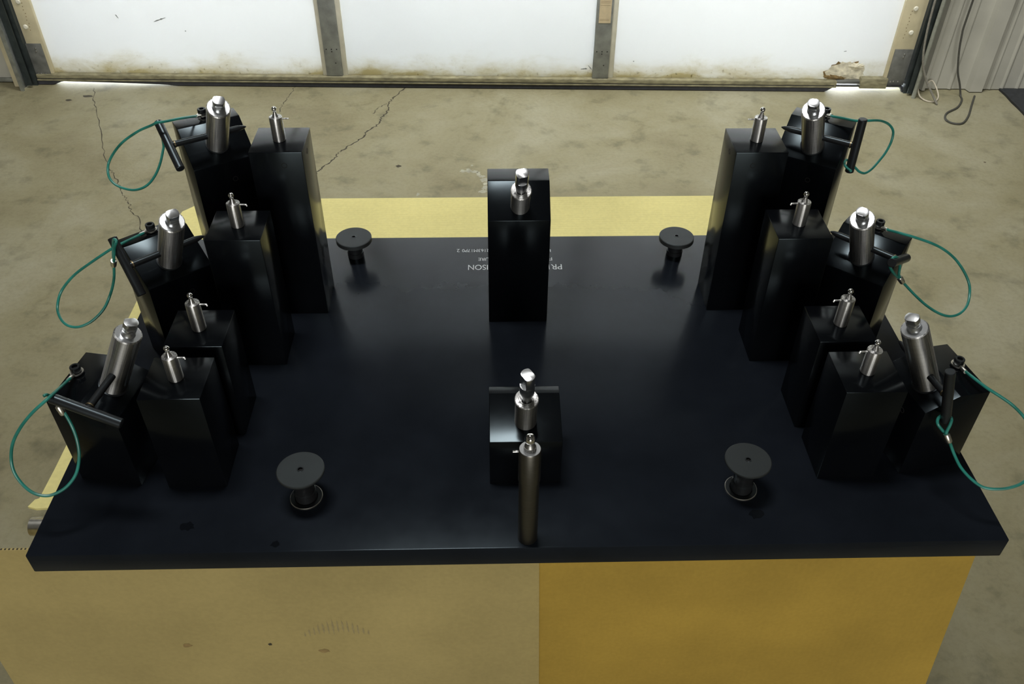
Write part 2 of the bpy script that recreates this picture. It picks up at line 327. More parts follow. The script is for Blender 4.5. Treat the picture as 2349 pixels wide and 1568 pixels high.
strip([(-.523, -.173), (-.544, -.198), (-.562, -.235), (-.57, -.27)], .0016, 'crack', 'crack', 2)
strip([(-.939, -.015), (-.946, -.076), (-.955, -.153), (-.961, -.215), (-.959, -.267)], .0014, 'crack', 'crack', 3)
strip([(-1.80, -.05), (-1.76, -.169), (-1.703, -.29), (-1.586, -.549), (-1.506, -.717), (-1.459, -.781), (-1.407, -.873), (-1.371, -.932), (-1.339, -.975), (-1.319, -1.018), (-1.269, -1.086), (-1.22, -1.2)], .0016, 'crack', 'crack', 4)
def blob(cx, cy, rx, ry, seed, name, mat, n=26, rough=.35):
    rr = random.Random(seed); pts = [(cx+rx*math.cos(2*PI*i/n)*(1-rough*rr.random()), cy+ry*math.sin(2*PI*i/n)*(1-rough*rr.random())) for i in range(n)]
    bm = bmesh.new(); bm.faces.new([bm.verts.new((x, y, .0004)) for x, y in pts]); return obj(name, bm, mat, floor, smooth=0)
for i in range(9):      # broken crescent of dried white paint
    a = R(100-i*16); blob(-.165+.075*math.cos(a), -.83+.10*math.sin(a), .012+.004*(i % 3), .014+.006*(i % 2), 20+i, 'paint_spill', 'paintspill', 22, .55)
blob(-.145, -.69, .006, .006, 31, 'paint_spill', 'paintspill', 10); blob(-.33, -.90, .008, .014, 32, 'paint_spill', 'paintspill', 10, .5)
blob(-.42, -.70, .016, .011, 33, 'floor_stain', 'crack', 12, .5); blob(-.86, -.46, .014, .012, 34, 'floor_stain', 'crack', 12, .5)
blob(-1.80, -.13, .028, .014, 35, 'floor_stain', 'crack', 12, .4); blob(-1.865, -.17, .018, .012, 36, 'floor_stain', 'crack', 12, .4)

# ------------------------------------------------------------------ sectional door
dr = room(thing('door_1', None, None, kind='structure'))
S1, S2 = (-.797, -.728), (.346, .414)
ZB = .046
def sec(z0, z1):
    for a, c in ((-1.975, S1[0]-.018), (S1[1]+.021, S2[0]), (S2[1]+.022, 1.60)):
        obj('door_panel', bm_box(a, c, .004, .016, z0, z1, .001), 'door', dr)
    obj('flange', bm_box(S1[0]-.018, S1[0], -.001, .016, z0, z1, .001), 'creamlight', dr); obj('flange', bm_box(S1[1], S1[1]+.021, -.001, .016, z0, z1, .001), 'creamlight', dr)
    obj('flange', bm_box(S2[1], S2[1]+.022, -.001, .016, z0, z1, .001), 'creamlight', dr)
    for a, c in (S1, S2): obj('stile', bm_box(a, c, -.012, .016, z0+.002, z1, .0015), 'galvgrey', dr)
    obj('end_stile', bm_box(-2.05, -1.975, -.010, .016, z0, z1, .0015), 'cream', dr); obj('end_stile', bm_box(1.60, 1.692, -.010, .016, z0, z1, .0015), 'cream', dr)
sec(ZB, .60)
for z0, z1 in ((.604, 1.20), (1.204, 1.80), (1.804, 2.25), (2.254, 2.68)): sec(z0, z1)
obj('door_head', bm_box(-2.12, 1.78, .0, .03, 2.68, 3.05), 'darksheet', dr)
# bottom rail with a lip, a bent notch left of the first stile and a dark groove
bm = bm_box(-2.05, 1.40, -.022, .016, .022, ZB, .0015); bm_box(-2.05, 1.40, -.026, -.02, .020, .026, .001, bm)
obj('bottom_rail', bm, 'rail', dr)
obj('bottom_rail', bm_box(1.40, 1.50, -.012, .016, .032, ZB, .0015), 'plategrey', dr)
obj('bottom_rail', bm_box(1.50, 1.615, -.026, .016, .018, ZB+.016, .0015), 'rail', dr)
obj('bottom_rail', bm_box(1.615, 1.69, -.012, .016, .030, ZB, .0015), 'rust', dr)
obj('rail_groove', bm_box(-2.05, 1.39, -.0235, -.0215, .0265, .029), 'hole', dr)
# rubber seal: bottom edge lifts where daylight leaks in
def lift(x):
    if -1.985 < x < -1.45: return .016*min(1, (x+1.985)/.04)*max(0, (-1.45-x)/.50)**.6
    if 1.36 < x < 1.69: return .027*min(1, (x-1.36)/.04)
    return 0
bm = bmesh.new(); L = []
xs = [-2.05+3.74*i/300 for i in range(301)]
for x in xs:
    zb = .0002+lift(x)
    L.append([bm.verts.new((x, -.020, zb)), bm.verts.new((x, -.024, zb+.004)), bm.verts.new((x, -.022, .024)), bm.verts.new((x, .0, .024)), bm.verts.new((x, -.004, zb))])
for a, c in zip(L, L[1:]):
    for j in range(5): bm.faces.new((a[j], a[(j+1) % 5], c[(j+1) % 5], c[j]))
bm.faces.new(L[0]); bm.faces.new(L[-1][::-1])
obj('rubber_seal', bm, 'seal', dr)
for s, (a, c, zt) in enumerate(((-2.055, -1.988, .178), (1.612, 1.690, .187))):
    obj('corner_plate', bm_box(a, c, -.014, -.0102, .030, zt, .0008), 'plategrey', dr)
    x = (a+c)/2
    for q, (dx, z) in enumerate(((.006, zt-.02), (.004, zt-.032), (-.02, .045), (.012, .046), (-.008, .047))):
        obj('plate_screw', bm_lathe([(0, .003), (.0035, .002), (.004, 0)], T(x+dx, -.0142, z) @ RX(R(90)), 12), 'screw', dr)
for x, z in ((-2.027, .248), (-2.022, .352), (1.648, .356), (1.658, .257), (-2.027, .75), (1.655, .75)):
    obj('hinge_rivet', bm_lathe([(0, .004), (.007, .0035), (.010, .001), (.0105, 0)], T(x, -.0102, z) @ RX(R(90)), 20), 'creamlight', dr)
for x0, xs_ in ((-2.012, 1), (1.632, 1)):
    for i in range(9):
        obj('nail_hole', bm_lathe([(0, .0008), (.0016, .0004), (.0018, 0)], T(x0+.002*(i % 3), -.0103, .235+.014*i) @ RX(R(90)), 8), 'rust', dr)
for a in (S1, S2):
    for dx, z in ((.012, .165), (.034, .165), (.056, .165), (.034, .155), (.045, .105)):
        obj('stile_hole', bm_lathe([(0, .0008), (.0022, .0004), (.0026, 0)], T(a[0]+dx, -.0122, z) @ RX(R(90)), 8), 'hole', dr)
# torn skin bottom right
def torn(cx, cz, rx, rz, seed, name, mat, y0, y1, rough=.3, n=34):
    rr = random.Random(seed); pts = []
    for i in range(n):
        a = 2*PI*i/n; k = 1-rough*rr.random(); pts.append((cx+rx*math.cos(a)*k, max(ZB+.001, cz+rz*math.sin(a)*k)))
    bm = bmesh.new(); A = [bm.verts.new((x, y0, z)) for x, z in pts]; c = bm.verts.new((cx, y1, cz))
    for i in range(n): bm.faces.new((A[i], A[(i+1) % n], c))
    return obj(name, bm, mat, dr, smooth=0)
torn(1.435, .068, .100, .068, 5, 'torn_edge', 'rust', .0036, .0030, .34)
torn(1.434, .069, .096, .063, 6, 'torn_foam', 'foam', .0028, -.003, .24)
torn(1.40, .055, .06, .02, 8, 'torn_foam', 'rust', .0018, -.004, .4); torn(1.47, .105, .045, .02, 9, 'torn_foam', 'foam', .002, -.006, .5)
# scuffs and chips
def chip(x, z, l, wd, ang, name='scuff', mat='galvgrey'):
    rr = random.Random(int((x+9)*1000)); n = 9; up = []; dn = []
    for i in range(n):
        t_ = i/(n-1)-.5; h = wd*(1-4*t_*t_)*(.5+rr.random())
        up.append((t_*l, h)); dn.append((t_*l, -h*.6))
    bm = bmesh.new(); ca, sa = math.cos(ang), math.sin(ang)
    bm.faces.new([bm.verts.new((x+p*ca-q*sa, .0036, z+p*sa+q*ca)) for p, q in up+dn[::-1][1:-1]])
    obj(name, bm, mat, dr, smooth=0)
chip(-1.465, .278, .06, .0035, R(18)); chip(-1.64, .29, .02, .003, R(-60)); chip(-1.369, .231, .007, .003, 0)
chip(.31, .082, .030, .004, R(5)); chip(.335, .088, .028, .003, R(-50)); chip(.52, .118, .006, .004, R(80)); chip(1.41, .17, .012, .003, R(10))
# faded paper label on the second stile
obj('paper_label', bm_box(.357, .406, -.0135, -.0122, .287, .50), 'paper', dr)
for z in (.303, .298, .36, .37, .376, .40): obj('print_line', bm_box(.361, .401, -.0138, -.0136, z, z+.0012), 'pline', dr)

# ------------------------------------------------------------------ tracks, jambs
def track(s, x, name):
    o = room(thing(name, None, None, kind='structure'))
    obj('guide_channel', bm_prism([(x-.016*s, -.055), (x+.012*s, -.055), (x+.012*s, -.05), (x-.011*s, -.05), (x-.011*s, 0), (x+.012*s, 0), (x+.012*s, .004), (x-.016*s, .004)], .01, 3.2), 'track', o, smooth=0)
    return o
tl = track(1, -2.075, 'trim_1'); tr = track(-1, 1.712, 'trim_2')
obj('angle_iron', bm_prism([(-2.102, -.088), (-2.086, -.088), (-2.086, -.084), (-2.098, -.084), (-2.098, .0), (-2.102, .0)], .0, 3.2), 'angle', tl, smooth=0)
obj('guide_backing', bm_box(-2.088, -2.052, -.03, .028, .0, 3.2), 'track', tl)
obj('jamb', bm_box(-2.146, -2.108, -.045, .028, .0, 3.2, .002), 'cream', tl)
obj('guide_backing', bm_box(1.694, 1.728, -.03, .028, .0, 3.2), 'track', tr)
obj('angle_iron', bm_prism([(1.742, -.05), (1.738, -.05), (1.738, -.01), (1.728, -.01), (1.728, .02), (1.742, .02)], .0, 3.2), 'angle', tr, smooth=0)

def room_thing(o): return room(o)
o = room(obj('conduit', bm_tube([(1.722, -.075, .0), (1.722, -.075, 3.0)], .0085, 12, smooth=False), 'conduit')); tag(o, 'straight grey conduit pipe standing against the right door track', 'pipe')
o = room(obj('wall_rope', bm_tube([(1.672, -.07, 3.0), (1.672, -.07, 2.0), (1.673, -.075, 1.2), (1.675, -.08, .7), (1.678, -.088, .45), (1.682, -.095, .30), (1.70, -.10, .18), (1.735, -.105, .10), (1.775, -.12, .04), (1.80, -.14, .003)], .0045, 8), 'rope')); tag(o, 'pale grey cord crossing the conduit pipe beside the door', 'cord')
o = room(obj('hanging_cable', bm_tube([(1.868, -.02, 3.0), (1.868, -.025, 1.2), (1.858, -.03, .40), (1.860, -.035, .25), (1.885, -.045, .12), (1.915, -.05, .05), (1.93, -.06, .005), (1.92, -.10, .004), (1.875, -.17, .004), (1.81, -.225, .004), (1.785, -.28, .004), (1.80, -.315, .004), (1.84, -.315, .004), (1.89, -.25, .004), (1.945, -.145, .004), (1.99, -.06, .004)], .0042, 8), 'darkcord')); tag(o, 'dark cable hanging down the ribbed wall and looping on the floor', 'cable')
o = room(obj('wire_loop', bm_tube([(1.735, -.05, .05), (1.745, -.075, .012), (1.765, -.11, .004), (1.80, -.115, .004), (1.825, -.08, .01), (1.825, -.04, .03), (1.81, -.01, .05), (1.79, -.008, .03)], .003, 8), 'cream_cord')); tag(o, 'small cream wire loop on the floor at the foot of the conduit', 'wire')
rr = random.Random(3)
pts = [(2.12+.012*rr.random(), .008-.06*i) for i in range(30)]
o = room(obj('floor_mat', bm_prism([(3.4, .008)]+pts+[(3.4, -1.76)], .0005, .010), 'mat', smooth=0)); tag(o, 'dark rubber mat on the floor at the foot of the ribbed wall', 'mat')

# ------------------------------------------------------------------ table and cardboard
tb = thing('work_table', 'steel work table hidden under the cardboard with a round rail end showing', 'table', (-.045, .49, 0))
def L_(x): return x+.045
obj('table_top', bm_box(-.57, .60, -.385, .35, .690, .7125, .002), 'tabsteel', tb)
obj('front_rail', bm_lathe([(0, 0), (.0095, 0), (.0125, .001), (.0125, 1.19), (0, 1.19)], T(-.607, -.405, .6985) @ RY(R(90)), 24), 'galv', tb)
obj('front_rail_clip', bm_box(-.585, -.57, -.42, -.385, .684, .7125, .002), 'dull', tb)
for x in (-.56, .56):
    for y in (-.35, .35):
        l = obj('leg', bm_box(x-.02, x+.02, y-.02, y+.02, .012, .690, .003), 'tabsteel', tb)
        obj('foot', bm_box(x-.03, x+.03, y-.03, y+.03, 0, .012, .002), 'tabsteel', l)
for y in (-.35, .35): obj('cross_rail', bm_box(-.54, .54, y-.012, y+.012, .15, .19, .002), 'tabsteel', tb)
# top sheet: torn left front corner, clipped back left corner
rr = random.Random(11)
edge = [(.575, .880), (-.560, .880), (-.617, .862), (-.642, .835)] + [(-.645-.002*rr.random(), .80-.07*i) for i in range(10)] + [(-.648, .118), (-.653, .116), (-.6580, .104)]
edge += [(-.6580+.012*i, .100+.004*rr.random()) for i in range(1, 6)] + [(-.58, .098), (.575, .098)]
o = obj('cardboard_sheet', bm_prism(edge[::-1], .7128, PB-.0001), 'card_top', smooth=0); tag(o, 'pale yellow cardboard sheet lying flat on the table under the black plate', 'cardboard')
def vsheet(name, xl0, xr0, xl1, xr1, z0, z1, y, th, mat, label, bow=0, seed=1):
    bm = bmesh.new(); NX, NZ = 40, 24; g = {}
    for s in (0, 1):
        for i in range(NX+1):
            for j in range(NZ+1):
                v_ = j/NZ; u_ = i/NX; z = z0+(z1-z0)*v_; xa = xl1+(xl0-xl1)*v_; xb = xr1+(xr0-xr1)*v_
                x = xa+(xb-xa)*u_; yy = y-bow*math.sin(PI*(1-v_))*math.sin(PI*u_)
                if bow: yy -= bow*.5*math.exp(-((math.hypot(x-.20, (z-.42)*1.0)-.17)/.015)**2)*(1 if z > .42 else 0)
                g[s, i, j] = bm.verts.new((x, yy+th*s, z))
    for i in range(NX):
        for j in range(NZ):
            bm.faces.new((g[0, i, j], g[0, i+1, j], g[0, i+1, j+1], g[0, i, j+1])); bm.faces.new((g[1, i, j], g[1, i, j+1], g[1, i+1, j+1], g[1, i+1, j]))
    for i in range(NX):
        for j in (0, NZ): bm.faces.new((g[0, i, j], g[1, i, j], g[1, i+1, j], g[0, i+1, j]))
    for j in range(NZ):
        for i in (0, NX): bm.faces.new((g[0, i, j], g[0, i, j+1], g[1, i, j+1], g[1, i, j]))
    o = obj(name, bm, mat); return tag(o, label, 'cardboard')
ls = vsheet('cardboard_sheet', -.750, .022, -.785, .040, .0, .7160, .034, .0035, 'card_grey', 'grey-brown cardboard sheet standing upright against the left front of the table')
vsheet('cardboard_sheet', -.02, .613, -.02, .697, .0, .7150, .0465, .0035, 'card_orange', 'orange-brown cardboard sheet at the right front, tucked behind the greyer one', .004)
MK = [(-.3634, .483), (-.4827, .4836), (-.2872, .4624), (-.3094, .5068), (-.2183, .5435)]
def sheet_mark(x, z, rx, rz, seed, mat):
    rr = random.Random(seed); bm = bmesh.new()
    bm.faces.new([bm.verts.new((x+rx*math.cos(2*PI*i/12)*(.55+.45*rr.random()), .0337, z+rz*math.sin(2*PI*i/12)*(.55+.45*rr.random()))) for i in range(12)])
    obj('stain', bm, mat, ls, smooth=0)
sheet_mark(*MK[0], .0035, .004, 1, 'crack'); sheet_mark(*MK[1], .008, .007, 2, 'oilmark'); sheet_mark(*MK[2], .010, .006, 3, 'oilmark')
for i in range(14):     # scuffed flutes
    u_ = i/13; sheet_mark(MK[3][0]+(MK[4][0]-MK[3][0])*u_, MK[3][1]+.02*math.sin(u_*3), .0016, .008+.014*math.sin(u_*PI), 40+i, 'scuffmark')
bm = bmesh.new()
for i in range(150):    # corrugation showing on the cut top edge
    x = -.748+.0051*i
    bm_box(x, x+.0022, .0345, .037, .7158, .7163, bm=bm)
o = obj('cut_corrugation', bm, 'crack', ls, smooth=0); tag(o, kind='stuff')

# ------------------------------------------------------------------ fixture plate with lettering
pl = thing('fixture_plate', 'large flat black steel base plate lying on the cardboard, with white lettering', 'plate', (0, .344, PB))
obj('plate_body', bm_box(-.6096, .6096, -.344, .344, 0, H-PB, .0016), 'plate', pl)
def smudge(x, y, r_, seed):
    rr = random.Random(seed); bm = bmesh.new()
    bm.faces.new([bm.verts.new((x+r_*1.3*math.cos(2*PI*i/14)*(.5+.5*rr.random()), y-.344+r_*math.sin(2*PI*i/14)*(.5+.5*rr.random()), H-PB+.00015)) for i in range(14)])
    obj('oil_smudge', bm, 'smear', pl, smooth=0)
smudge(-.4228, .0408, .009, 3); smudge(-.3074, .012, .006, 4); smudge(.3007, .0456, .010, 5)
def text(s, x_right, x_left, y_bottom, y_top, w=.5):
    # text turned round: reads from the far side of the plate; x_right is where it starts
    cu = bpy.data.curves.new('txt', 'FONT'); cu.body = s; cu.size = 1; cu.extrude = 0
    tmp = bpy.data.objects.new('txt', cu); COL.objects.link(tmp)
    dg = bpy.context.evaluated_depsgraph_get(); me = bpy.data.meshes.new_from_object(tmp.evaluated_get(dg))
    bpy.data.objects.remove(tmp)
    X = [v.co.x for v in me.vertices]; Y = [v.co.y for v in me.vertices]
    x0, x1, y0, y1 = min(X), max(X), min(Y), max(Y)
    for v in me.vertices:
        u = (v.co.x-x0)/(x1-x0); q = (v.co.y-y0)/(y1-y0)
        v.co = (x_right+(x_left-x_right)*u, (y_bottom+(y_top-y_bottom)*q)-.344, H-PB+.0002)
    me.name = 'lettering'; me.materials.clear(); me.materials.append(M['ink'])
    # flip normals upward if needed
    o = bpy.data.objects.new('lettering', me); COL.objects.link(o); o.parent = pl; return o
# baseline is far from the viewer's feet: image-top of glyph = larger y
text('PR', .0872, .0685, .5995, .5845); text('I', .0655, .0645, .5995, .5845)
text('ISON', -.0420, -.0765, .5998, .5850); text('I', -.0400, -.0410, .5998, .5850)
text('F', .0716, .0668, .6205, .6112); text('URE', -.0400, -.0590, .6212, .6122)
text('I', .0706, .0694, .6455, .6372); text('2163M17P0', -.0395, -.0880, .6482, .6390); text('2', -.0922, -.0975, .6487, .6390)

# ------------------------------------------------------------------ locating pin (a part of the block it is pressed into)
pin_cache = {}
def locating_pin(parent, loc, side, L=.036, bent=True):
    key = ('pin', L)
    if key not in pin_cache:
        b_ = obj('locating_pin', bm_lathe([(0, -.004), (.0088, -.004), (.0088, .0005), (.0093, .001), (.0093, L-.001), (.0090, L), (.0045, L+.0006), (.0038, L+.003), (.0024, L+.0055), (.0024, L+.008), (0, L+.008)], seg=48), 'steel')
        c_ = obj('pin_ball', bm_lathe([(.0037*math.sin(PI*i/14), L+.0118-.0037*math.cos(PI*i/14)) for i in range(15)], seg=28), 'chrome')
        pin_cache[key] = (b_, c_); b_.parent = parent; b_.location = loc; c_.parent = b_; body, ball = b_, c_
    else:
        s0, s1 = pin_cache[key]
        body = reuse('locating_pin', s0, parent, loc); ball = reuse('pin_ball', s1, body, (0, 0, 0))
    e = [(0.0075*side, 0, L-.003), (.016*side, 0, L-.003)] + ([(.0178*side, 0, L-.0034), (.0184*side, -.0004, L-.0052)] if bent else [(.0185*side, 0, L-.003)])
    obj('index_peg', bm_tube(e, .0011, 8, k=4), 'steel', body)
    return body

# ------------------------------------------------------------------ straight riser blocks
S = .0760
def hole_disc(parent, m, r=.0045):
    obj('screw_hole', bm_lathe([(r, 0), (r, .0003), (r*.8, .0003), (r*.8, -.004), (0, -.004)], m, 20), 'hole', parent)
def riser(x, y, h, side, label, grp, L, bent, holes=False, tilt=0):
    t_ = thing('riser_block', label, 'block', (x, y+S/2, H), 0, grp)
    blk = obj('block_body', bm_box(-S/2, S/2, -S/2, S/2, 0, h, .0009), 'block', t_)
    locating_pin(t_, (0, 0, h), side, L, bent)
    if holes:
        hole_disc(blk, T(.01*side, -S/2, h-.021) @ RX(R(90)), .0042)
        hole_disc(blk, T(S/2*side, -.004, h-.016) @ RY(R(90)*side), .0042)
    return t_
g = 'straight riser blocks'
riser(-.3410, .4688, .2920, 1, 'tall black square block at the back left, its pin highest on that side', g, .036, False, True)
riser(-.3875, .3445, .2267, 1, 'black square block on the left, in front of the tallest left block', g, .036, True)
riser(-.4199, .1999, .1617, 1, 'low black square block on the left, its pin above the frontmost left block', g, .042, True)
riser(-.4253, .1050, .1607, 1, 'frontmost black square block on the left side with a small ball pin', g, .036, True)
riser(.3553, .4668, .2881, -1, 'tall black square block at the back right, its pin highest on that side', g, .036, False, True)
riser(.3973, .3403, .2248, -1, 'black square block on the right, in front of the tallest right block', g, .036, True)
riser(.4292, .1995, .1586, -1, 'low black square block on the right, directly behind the frontmost right block', g, .042, True)
riser(.4339, .1045, .1587, -1, 'frontmost black square block on the right side with a small ball pin', g, .036, True)

# ------------------------------------------------------------------ angled clamp blocks with large steel sleeves
def double_d(r, flat, h0, h1, m, bm=None, n=32):
    pts = []
    for i in range(n):
        a = 2*PI*i/n; pts.append((max(-flat, min(flat, r*math.cos(a))), r*math.sin(a)))
    q = []
    for p in pts:
        if not q or (abs(p[0]-q[-1][0])+abs(p[1]-q[-1][1])) > 1e-6: q.append(p)
    return bm_prism(q, h0, h1, m, .0004, bm)
def sleeve(parent, m0, L, rad, kind, spin):
    m = I4
    # collar at the foot, sleeve body, faced top, bolt with two flats
    if kind == 'clamp':
        sl = obj('steel_sleeve', bm_lathe([(0, -.006), (rad, -.006), (rad, L-.0012), (rad-.0012, L), (rad*.6, L), (0, L)], m, 64), 'steel', parent); sl.matrix_local = m0
        obj('sleeve_collar', bm_lathe([(rad, -.002), (rad+.0016, -.002), (rad+.0016, .0012), (rad, .0018)], m, 64), 'oxide', sl)
        obj('top_face', bm_lathe([(rad-.0016, L+.00005), (rad-.0016, L+.00015), (0, L+.00015)], m, 64), 'face', sl)
        bm = bm_lathe([(.0088, L), (.0088, L+.0015), (.0080, L+.0030), (.0080, L+.008), (0, L+.008)], m, 40)
        double_d(.0084, .0062, L+.0085, L+.0210, m @ RZ(spin), bm)
        double_d(.0084, .0074, L+.0078, L+.0120, m @ RZ(spin), bm)
        obj('clamp_bolt', bm, 'face', sl)
    else:
        sl = obj('steel_sleeve', bm_lathe([(0, -.02), (rad-.001, -.02), (rad-.001, L-.004), (rad, L-.003), (rad, L-.0010), (rad-.001, L), (.0096, L), (.0096, L-.003), (0, L-.003)], m, 64), 'steel', parent); sl.matrix_local = m0
        obj('bushing_ring', bm_lathe([(.0094, L-.003), (.0094, L+.0008), (.0078, L+.0008), (.0078, L-.003)], m, 48), 'steel', sl)
        bm = bm_lathe([(0, L-.003), (.0068, L-.003), (.0068, L+.005), (.0080, L+.010), (.0092, L+.018), (.0092, L+.034), (0, L+.034)], m, 48)
        double_d(.0092, .0068, L+.0335, L+.056, m @ RZ(spin), bm)
        bl = obj('clamp_bolt', bm, 'face', sl)
        for i in range(18):
            a = 2*PI*i/18
            obj('spline_tooth', bm_box(-.0006, .0006, .0066, .0074, L-.003, L+.004, bm=None, m=m @ RZ(a)), 'dull', bl, smooth=0) if i % 3 == 0 else None
    return sl
DIM = {'1': (.0945, .0845, .0298, 38), '2': (.0945, .0845, .0241, 33), '3': (.0945, .0845, .0416, 27)}
CB = {'L1': (-.456, .5688, 29.5, .2838, .108), 'R1': (.4687, .5685, -31.25, .2802, .108), 'L2': (-.501, .3852, 39.7, .2, .110), 'R2': (.5109, .3892, -40.06, .1908, .109),
      'L3': (-.5332, .1627, 79.9, .1407, .103), 'R3': (.5414, .165, -79.1, .1361, .112)}
BS = {'L1': (-.448, .555, 1.012), 'L2': (-.491, .372, .927), 'L3': (-.516, .162, .882), 'R1': (.459, .551, 1.005), 'R2': (.501, .378, .919), 'R3': (.524, .155, .876)}
TOP = {'L1': (.0100, 0), 'L2': (.0, 0)}
LAB = {'L1': 'black sloped-top block at the back left corner carrying a thick steel sleeve',
       'R1': 'black sloped-top block at the back right corner carrying a thick bright-topped steel sleeve',
       'L2': 'black sloped-top block halfway along the left edge with a thick leaning sleeve',
       'R2': 'black sloped-top block halfway along the right edge with a thick leaning sleeve',
       'L3': 'low black sloped-top block at the front left, its sleeve leaning inward',
       'R3': 'low black sloped-top block at the front right, its sleeve leaning inward'}
SPIN = {'L1': 70, 'R1': 95, 'L2': 85, 'R2': 92, 'L3': 40, 'R3': 130}
for k, (x, y, az, h, L) in CB.items():
    w_, d_, e_, s_ = DIM[k[1]]
    t_ = thing('sloped_clamp_block', LAB[k], 'block', (x, y, H), R(az), 'sloped clamp blocks')
    hf = h-(d_-e_)*math.tan(R(s_))
    prof = [(-d_/2, 0), (-d_/2, hf), (d_/2-e_, h), (d_/2, h), (d_/2, 0)]   # (y, z)
    # prism: polygon plane (y,z) extruded along x
    m = Matrix(((0, 0, 1, 0), (1, 0, 0, 0), (0, 1, 0, 0), (0, 0, 0, 1)))
    blk = obj('block_body', bm_prism(prof, -w_/2, w_/2, m, .0009), 'block', t_)
    inv = (T(x, y, H) @ RZ(R(az))).inverted()
    p = inv @ Vector(BS[k])
    ax = Vector((0, -math.sin(R(s_)), math.cos(R(s_))))
    up = (d_/2-e_-p.y)                       # put the foot exactly on the slope
    p.z = h-up*math.tan(R(s_)) if up > 0 else h
    mm = Matrix.Translation(p) @ RX(R(s_))
    sleeve(t_, mm, L, .0163, 'clamp', R(SPIN[k]))
    q = inv @ Vector(SCR[k])
    sp_ = obj('lanyard_screw', bm_lathe([(0, -.01), (.0035, -.01), (.0035, .0045), (.0062, .0045), (.0065, .005), (.0065, .0115), (.0060, .0122), (.0036, .0122), (.0032, .0085), (0, .0085)], T(q.x, q.y, h), 28), 'oxide', t_)
    hole_disc(blk, T(0.01, -d_/2, hf-.03) @ RX(R(90)), .004)

# centre blocks
def centre(y, h, hf, rd, dp, W, label, L, x=.006):
    t_ = thing('centre_clamp_block', label, 'block', (x, y+dp/2, H), 0, 'centre clamp blocks')
    prof = [(-dp/2, 0), (-dp/2, hf), (-dp/2+rd, h), (dp/2, h), (dp/2, 0)]
    m = Matrix(((0, 0, 1, 0), (1, 0, 0, 0), (0, 1, 0, 0), (0, 0, 0, 1)))
    obj('block_body', bm_prism(prof, -W/2, W/2, m, .0009), 'block', t_)
    return t_, math.atan2(h-hf, rd)
t_, s_ = centre(.442, .2290, .1922, .0525, .0889, .0932, 'tall black centre block with a sloped front, hiding part of the lettering', .057)
mm = T(.0015, .4611-(.442+.0889/2), .1922+.0191*math.tan(s_)) @ RX(s_)
sleeve(t_, mm, .056, .0151, 'bush', R(100))
t_, s_ = centre(.1033, .0928, .0798, .0756, .0889, .0932, 'low black centre block behind the slim front pin, with a short steel sleeve', .057, .0056)
mm = T(.0003, .1348-(.1033+.0889/2), .0798+.0315*math.tan(s_)) @ RX(R(15.5))
sleeve(t_, mm, .057, .0151, 'bush', R(35))
# front standing pin
fp = thing('standing_pin', 'tall slim grey pin standing alone at the front edge of the plate', 'pin', (.0055, .0160, H))
pb = obj('pin_body', bm_lathe([(0, 0), (.0118, 0), (.0122, .001), (.0122, .110), (.0131, .111), (.0131, .1612), (.0123, .1625), (0, .1625)], seg=64), 'brown_pin', fp)
obj('pin_face', bm_lathe([(.0122, .1626), (.0120, .1629), (0, .1629)], seg=48), 'face', fp)
bm = bmesh.new(); pts = []
for i in range(72):
    a = 2*PI*i/72; r_ = .0073 if (i//2) % 2 else .0069; pts.append((r_*math.cos(a), r_*math.sin(a)))
bm_prism(pts, .1629, .1672, bm=bm); bm_lathe([(.0066, .1672), (.0052, .1705), (.0040, .1720), (0, .1720)], seg=36, bm=bm)
obj('serrated_collar', bm, 'dull', fp)
obj('pin_ball', bm_lathe([(.0063*math.sin(PI*i/18), .1782-.0075*math.cos(PI*i/18)) for i in range(19)], seg=36), 'chrome', fp)
obj('index_peg', bm_tube([(-.011, 0, .1585), (-.0185, 0, .1585), (-.0195, 0, .1585)], .0014, 10, k=3), 'steel', fp)

# ------------------------------------------------------------------ round hand knobs
def knob(x, y, zt, D, th, base, label, tilt=(0, 0)):
    t_ = thing('hand_knob', label, 'knob', (x, y, H), 0, 'round hand knobs')
    r_ = D/2; pts = []; n = 120
    bm = bmesh.new()
    prof = [(0, zt-.0030), (.0030, zt-.0030), (.0030, zt), (.0045, zt), (r_-.0010, zt), (r_, zt-.0008), (r_, zt-th+.0006), (r_-.0008, zt-th), (.014, zt-th), (0, zt-th)]
    bm_lathe(prof, seg=96, bm=bm)
    d_ = obj('knob_disc', bm, 'knob', t_)
    obj('hex_socket', bm_prism([(.0031*math.cos(PI/3*i), .0031*math.sin(PI/3*i)) for i in range(6)], zt-.0029, zt-.0024), 'hole', d_)
    obj('socket_rim', bm_lathe([(.0030, zt-.001), (.0030, zt+.0004), (.0042, zt+.0004), (.0044, zt)], seg=24), 'oxide', d_)
    z2 = zt-th
    st = [(0, 0), (.0140, 0), (.0140, z2*.28), (.0128, z2*.30), (.0128, z2*.52), (.0136, z2*.55), (.0136, z2*.8), (.0125, z2*.85), (.0135, z2+.0005), (0, z2+.0005)]
    obj('stem', bm_lathe(st, seg=40), 'oxide', t_)
    if base:
        w_ = obj('washer', bm_lathe([(.0150, .0002), (.0203, .0002), (.0203, .0022), (.0150, .0022)], seg=56), 'oxide', t_)
        obj('bright_rim', bm_lathe([(.0203, .0002), (.0212, .0002), (.0212, .0018), (.0206, .0024), (.0203, .0024)], seg=56), 'ring', w_)
    return t_
knob(-.2800, .0850, .0550, .0605, .0035, True, 'round black hand knob at the front left of the plate, on a bright washer')
knob(.2900, .0890, .0570, .0592, .0035, True, 'round black hand knob at the front right of the plate, on a bright washer')
knob(-.2760, .6330, .0385, .0620, .0085, False, 'thick round black hand knob at the back of the plate, left of centre')
knob(.2910, .6310, .0365, .0607, .0085, False, 'thick round black hand knob at the back of the plate, right of centre')

